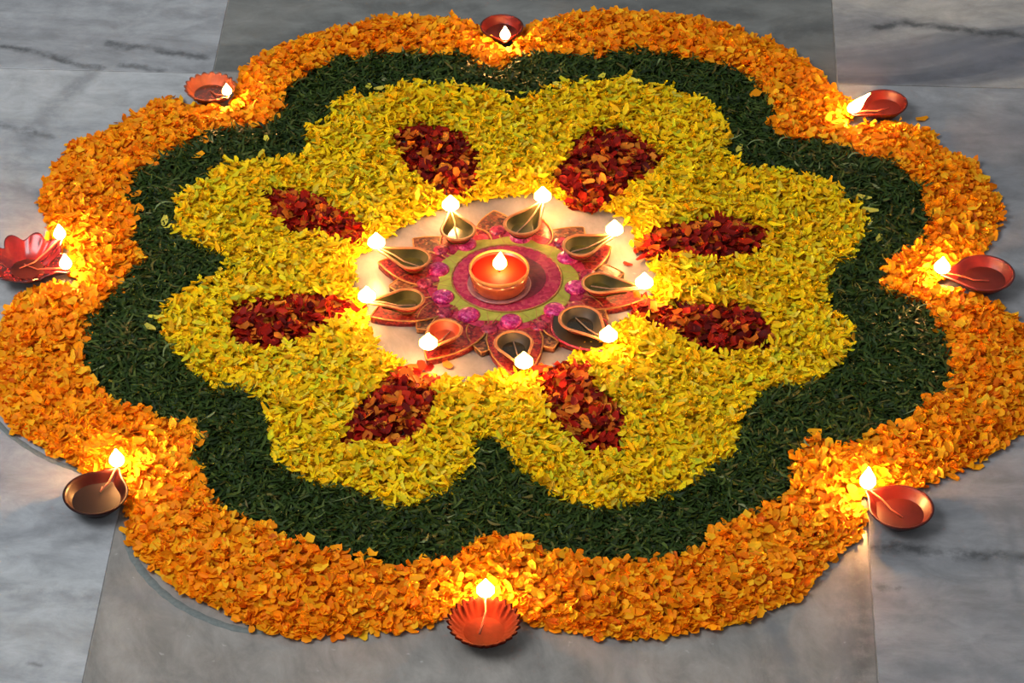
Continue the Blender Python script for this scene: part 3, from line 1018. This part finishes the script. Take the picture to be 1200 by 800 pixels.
# leaf tray under the largest lamp
b = at(680, 376, 0.008)
f = at(713, 393, 0.02)
ang = math.atan2(f.y - b.y, f.x - b.x)
big = [o for o in bpy.data.objects if o.get('label') == LAB[4]][0]
ol = [p + Vector((math.cos(ang), math.sin(ang), 0)) * -0.042 for p in leaf_outline(0.0, 0.085, 0.027, ang, 0.5)]
ol = [Vector((p.x, p.y, 0)) for p in ol]
tray = link('leaf_tray', *slab_from(ol, -0.0010, 0.0012, 0.0), M_DOLIVE, big)
link('edging', *cord(ol, 0.0018, 0.0012), M_DMAG, tray)

# candle in a gold-rimmed cup
CZ = 0.0094
cc = at(585, 335, CZ)
candle = empty('candle_cup', (cc.x, cc.y, CZ), 'round red wax candle in a gold-rimmed cup burning at the plate centre', 'candle')
M_CUP = clay('amber_cup', lin(127, 56, 34), lin(151, 78, 45), 0.25, 80, 0.05, 0.6, 0.2, 0.4)
M_WAX = clay('red_wax', lin(168, 26, 8), lin(188, 36, 12), 0.6, 40, 0.05, 0.08, 0, 0.0)
M_SAU = clay('grey_pink_saucer', lin(150, 92, 92), lin(176, 120, 116), 0.35, 150, 0.1, 0.5, 0.2)
R = 35.5 * PX
n = 64


def lathe(prof, caps=True):
    return rings_mesh([[Vector((math.cos(2 * math.pi * i / n) * r, math.sin(2 * math.pi * i / n) * r, z)) for i in range(n)] for r, z in prof], caps, caps)


link('saucer', *lathe([(R * 0.95, 0), (R * 1.06, 0.0012), (R * 1.08, 0.0024), (R * 1.02, 0.0028), (R * 0.9, 0.0018)]), M_SAU, candle)
link('cup', *lathe([(R * 0.88, 0.0015), (R * 0.92, 0.004), (R * 0.97, 0.012), (R * 0.985, 0.0215), (R * 0.93, 0.0215), (R * 0.92, 0.012), (R * 0.5, 0.010)]), M_CUP, candle)
link('rim', *lathe([(R * 0.965, 0.0195), (R * 1.01, 0.0205), (R * 1.02, 0.0225), (R * 0.985, 0.0238), (R * 0.945, 0.0230), (R * 0.935, 0.0205), (R * 0.965, 0.0195)], False), M_GOLD, candle)
link('wax', *lathe([(R * 0.90, 0.011), (R * 0.93, 0.0185), (R * 0.88, 0.0190), (R * 0.4, 0.0186), (R * 0.1, 0.0184)]), M_WAX, candle)
link('wick', *tube_mesh([(0, 0, 0.018), (0.0004, 0, 0.022), (0.0008, 0.0004, 0.0255)], [0.0013, 0.0012, 0.0009]), M_WICK, candle)
flame(candle, Vector((0.0006, 0.0002, 0.0205)), 0.022, 0.0150, (0.001, 0))

# ------------------------------------------------------------------ single petals that strayed off their band
NEAR = [((588, 31), 'short-lipped red lamp'), ((1037, 120), 'leaning-flame lamp'), ((1154, 320), 'plain deep red lamp'), ((1056, 594), 'glossy red lamp'),
        ((567, 729), 'fluted orange-red lamp'), ((112, 578), 'dark brown lamp'), ((30, 304), 'two-flame shell lamp'), ((246, 102), 'copper brown fluted lamp')]


def stray(pts, name, label, group, kind, size, pal, z, mat):
    nn = len(pts)
    C = palette(nn, pal)
    for i, (u, v) in enumerate(pts):
        p = at(u, v, z)
        Ls = np.array([size[0] * random.uniform(0.85, 1.2)])
        Ws = np.array([size[1] * random.uniform(0.85, 1.2)])
        if kind == 'blade':
            V = blade_local(Ls, Ws, np.array([random.gauss(0, .5)]), np.array([0.3])); F = BF
        else:
            V = petal_local(MARI if kind == 'mari' else MUM, Ls, Ws, np.array([0.25]), np.array([0.3]), np.array([[0.3, -0.2, 0.2]])); F = PF
        V[:, :, 2] -= V[:, :, 2].min()
        o = bpy.data.objects.new(name, mesh_np(name, V, F, C[i:i + 1], mat))
        COL.objects.link(o)
        o.location = p
        o.rotation_euler = (0, 0, random.uniform(0, 6.28))
        near = min(NEAR, key=lambda q: math.hypot(q[0][0] - u, (q[0][1] - v) / 0.62))[1]
        tag(o, label + (', nearest the ' + near if group else ''), 'petal' if kind != 'blade' else 'leaf', group)


stray([(160,228),(163,245),(157,258),(232,183),(885,111),(954,507),(951,516),(665,651),(240,165)], 'marigold_petal', 'single orange petal on the green leaf band', 'orange petals on the green band', 'mari', (0.013, 0.010), ORANGE, 0.0118, M_PETAL)
stray([(1081,140),(1145,548),(392,748),(425,745),(163,147)], 'marigold_petal', 'single orange petal loose on bare marble', 'orange petals loose on the marble', 'mari', (0.012, 0.009), ORANGE, 0.0003, M_PETAL)
stray([(193,260),(176,384),(183,372),(432,102),(445,104),(492,98),(866,175),(1013,232),(1020,247),(1030,280),(653,101),(705,90),(737,96),(312,163),(793,112)], 'chrysanthemum_petal', 'single pale yellow petal on the green leaf band', 'yellow petals on the green band', 'mum', (0.0135, 0.0075), [(1, (224, 212, 70)), (1, (214, 200, 80))], 0.0118, M_PETAL)
stray([(736,310)], 'marigold_petal', 'single small red petal on bare marble beside the decorated plate', None, 'mari', (0.008, 0.006), [(1, (180, 40, 24))], 0.0003, M_PETAL)
stray([(524,428)], 'marigold_petal', 'single orange petal on bare marble beside the orange-lined lamp', None, 'mari', (0.012, 0.008), [(1, (222, 120, 50))], 0.0003, M_PETAL)
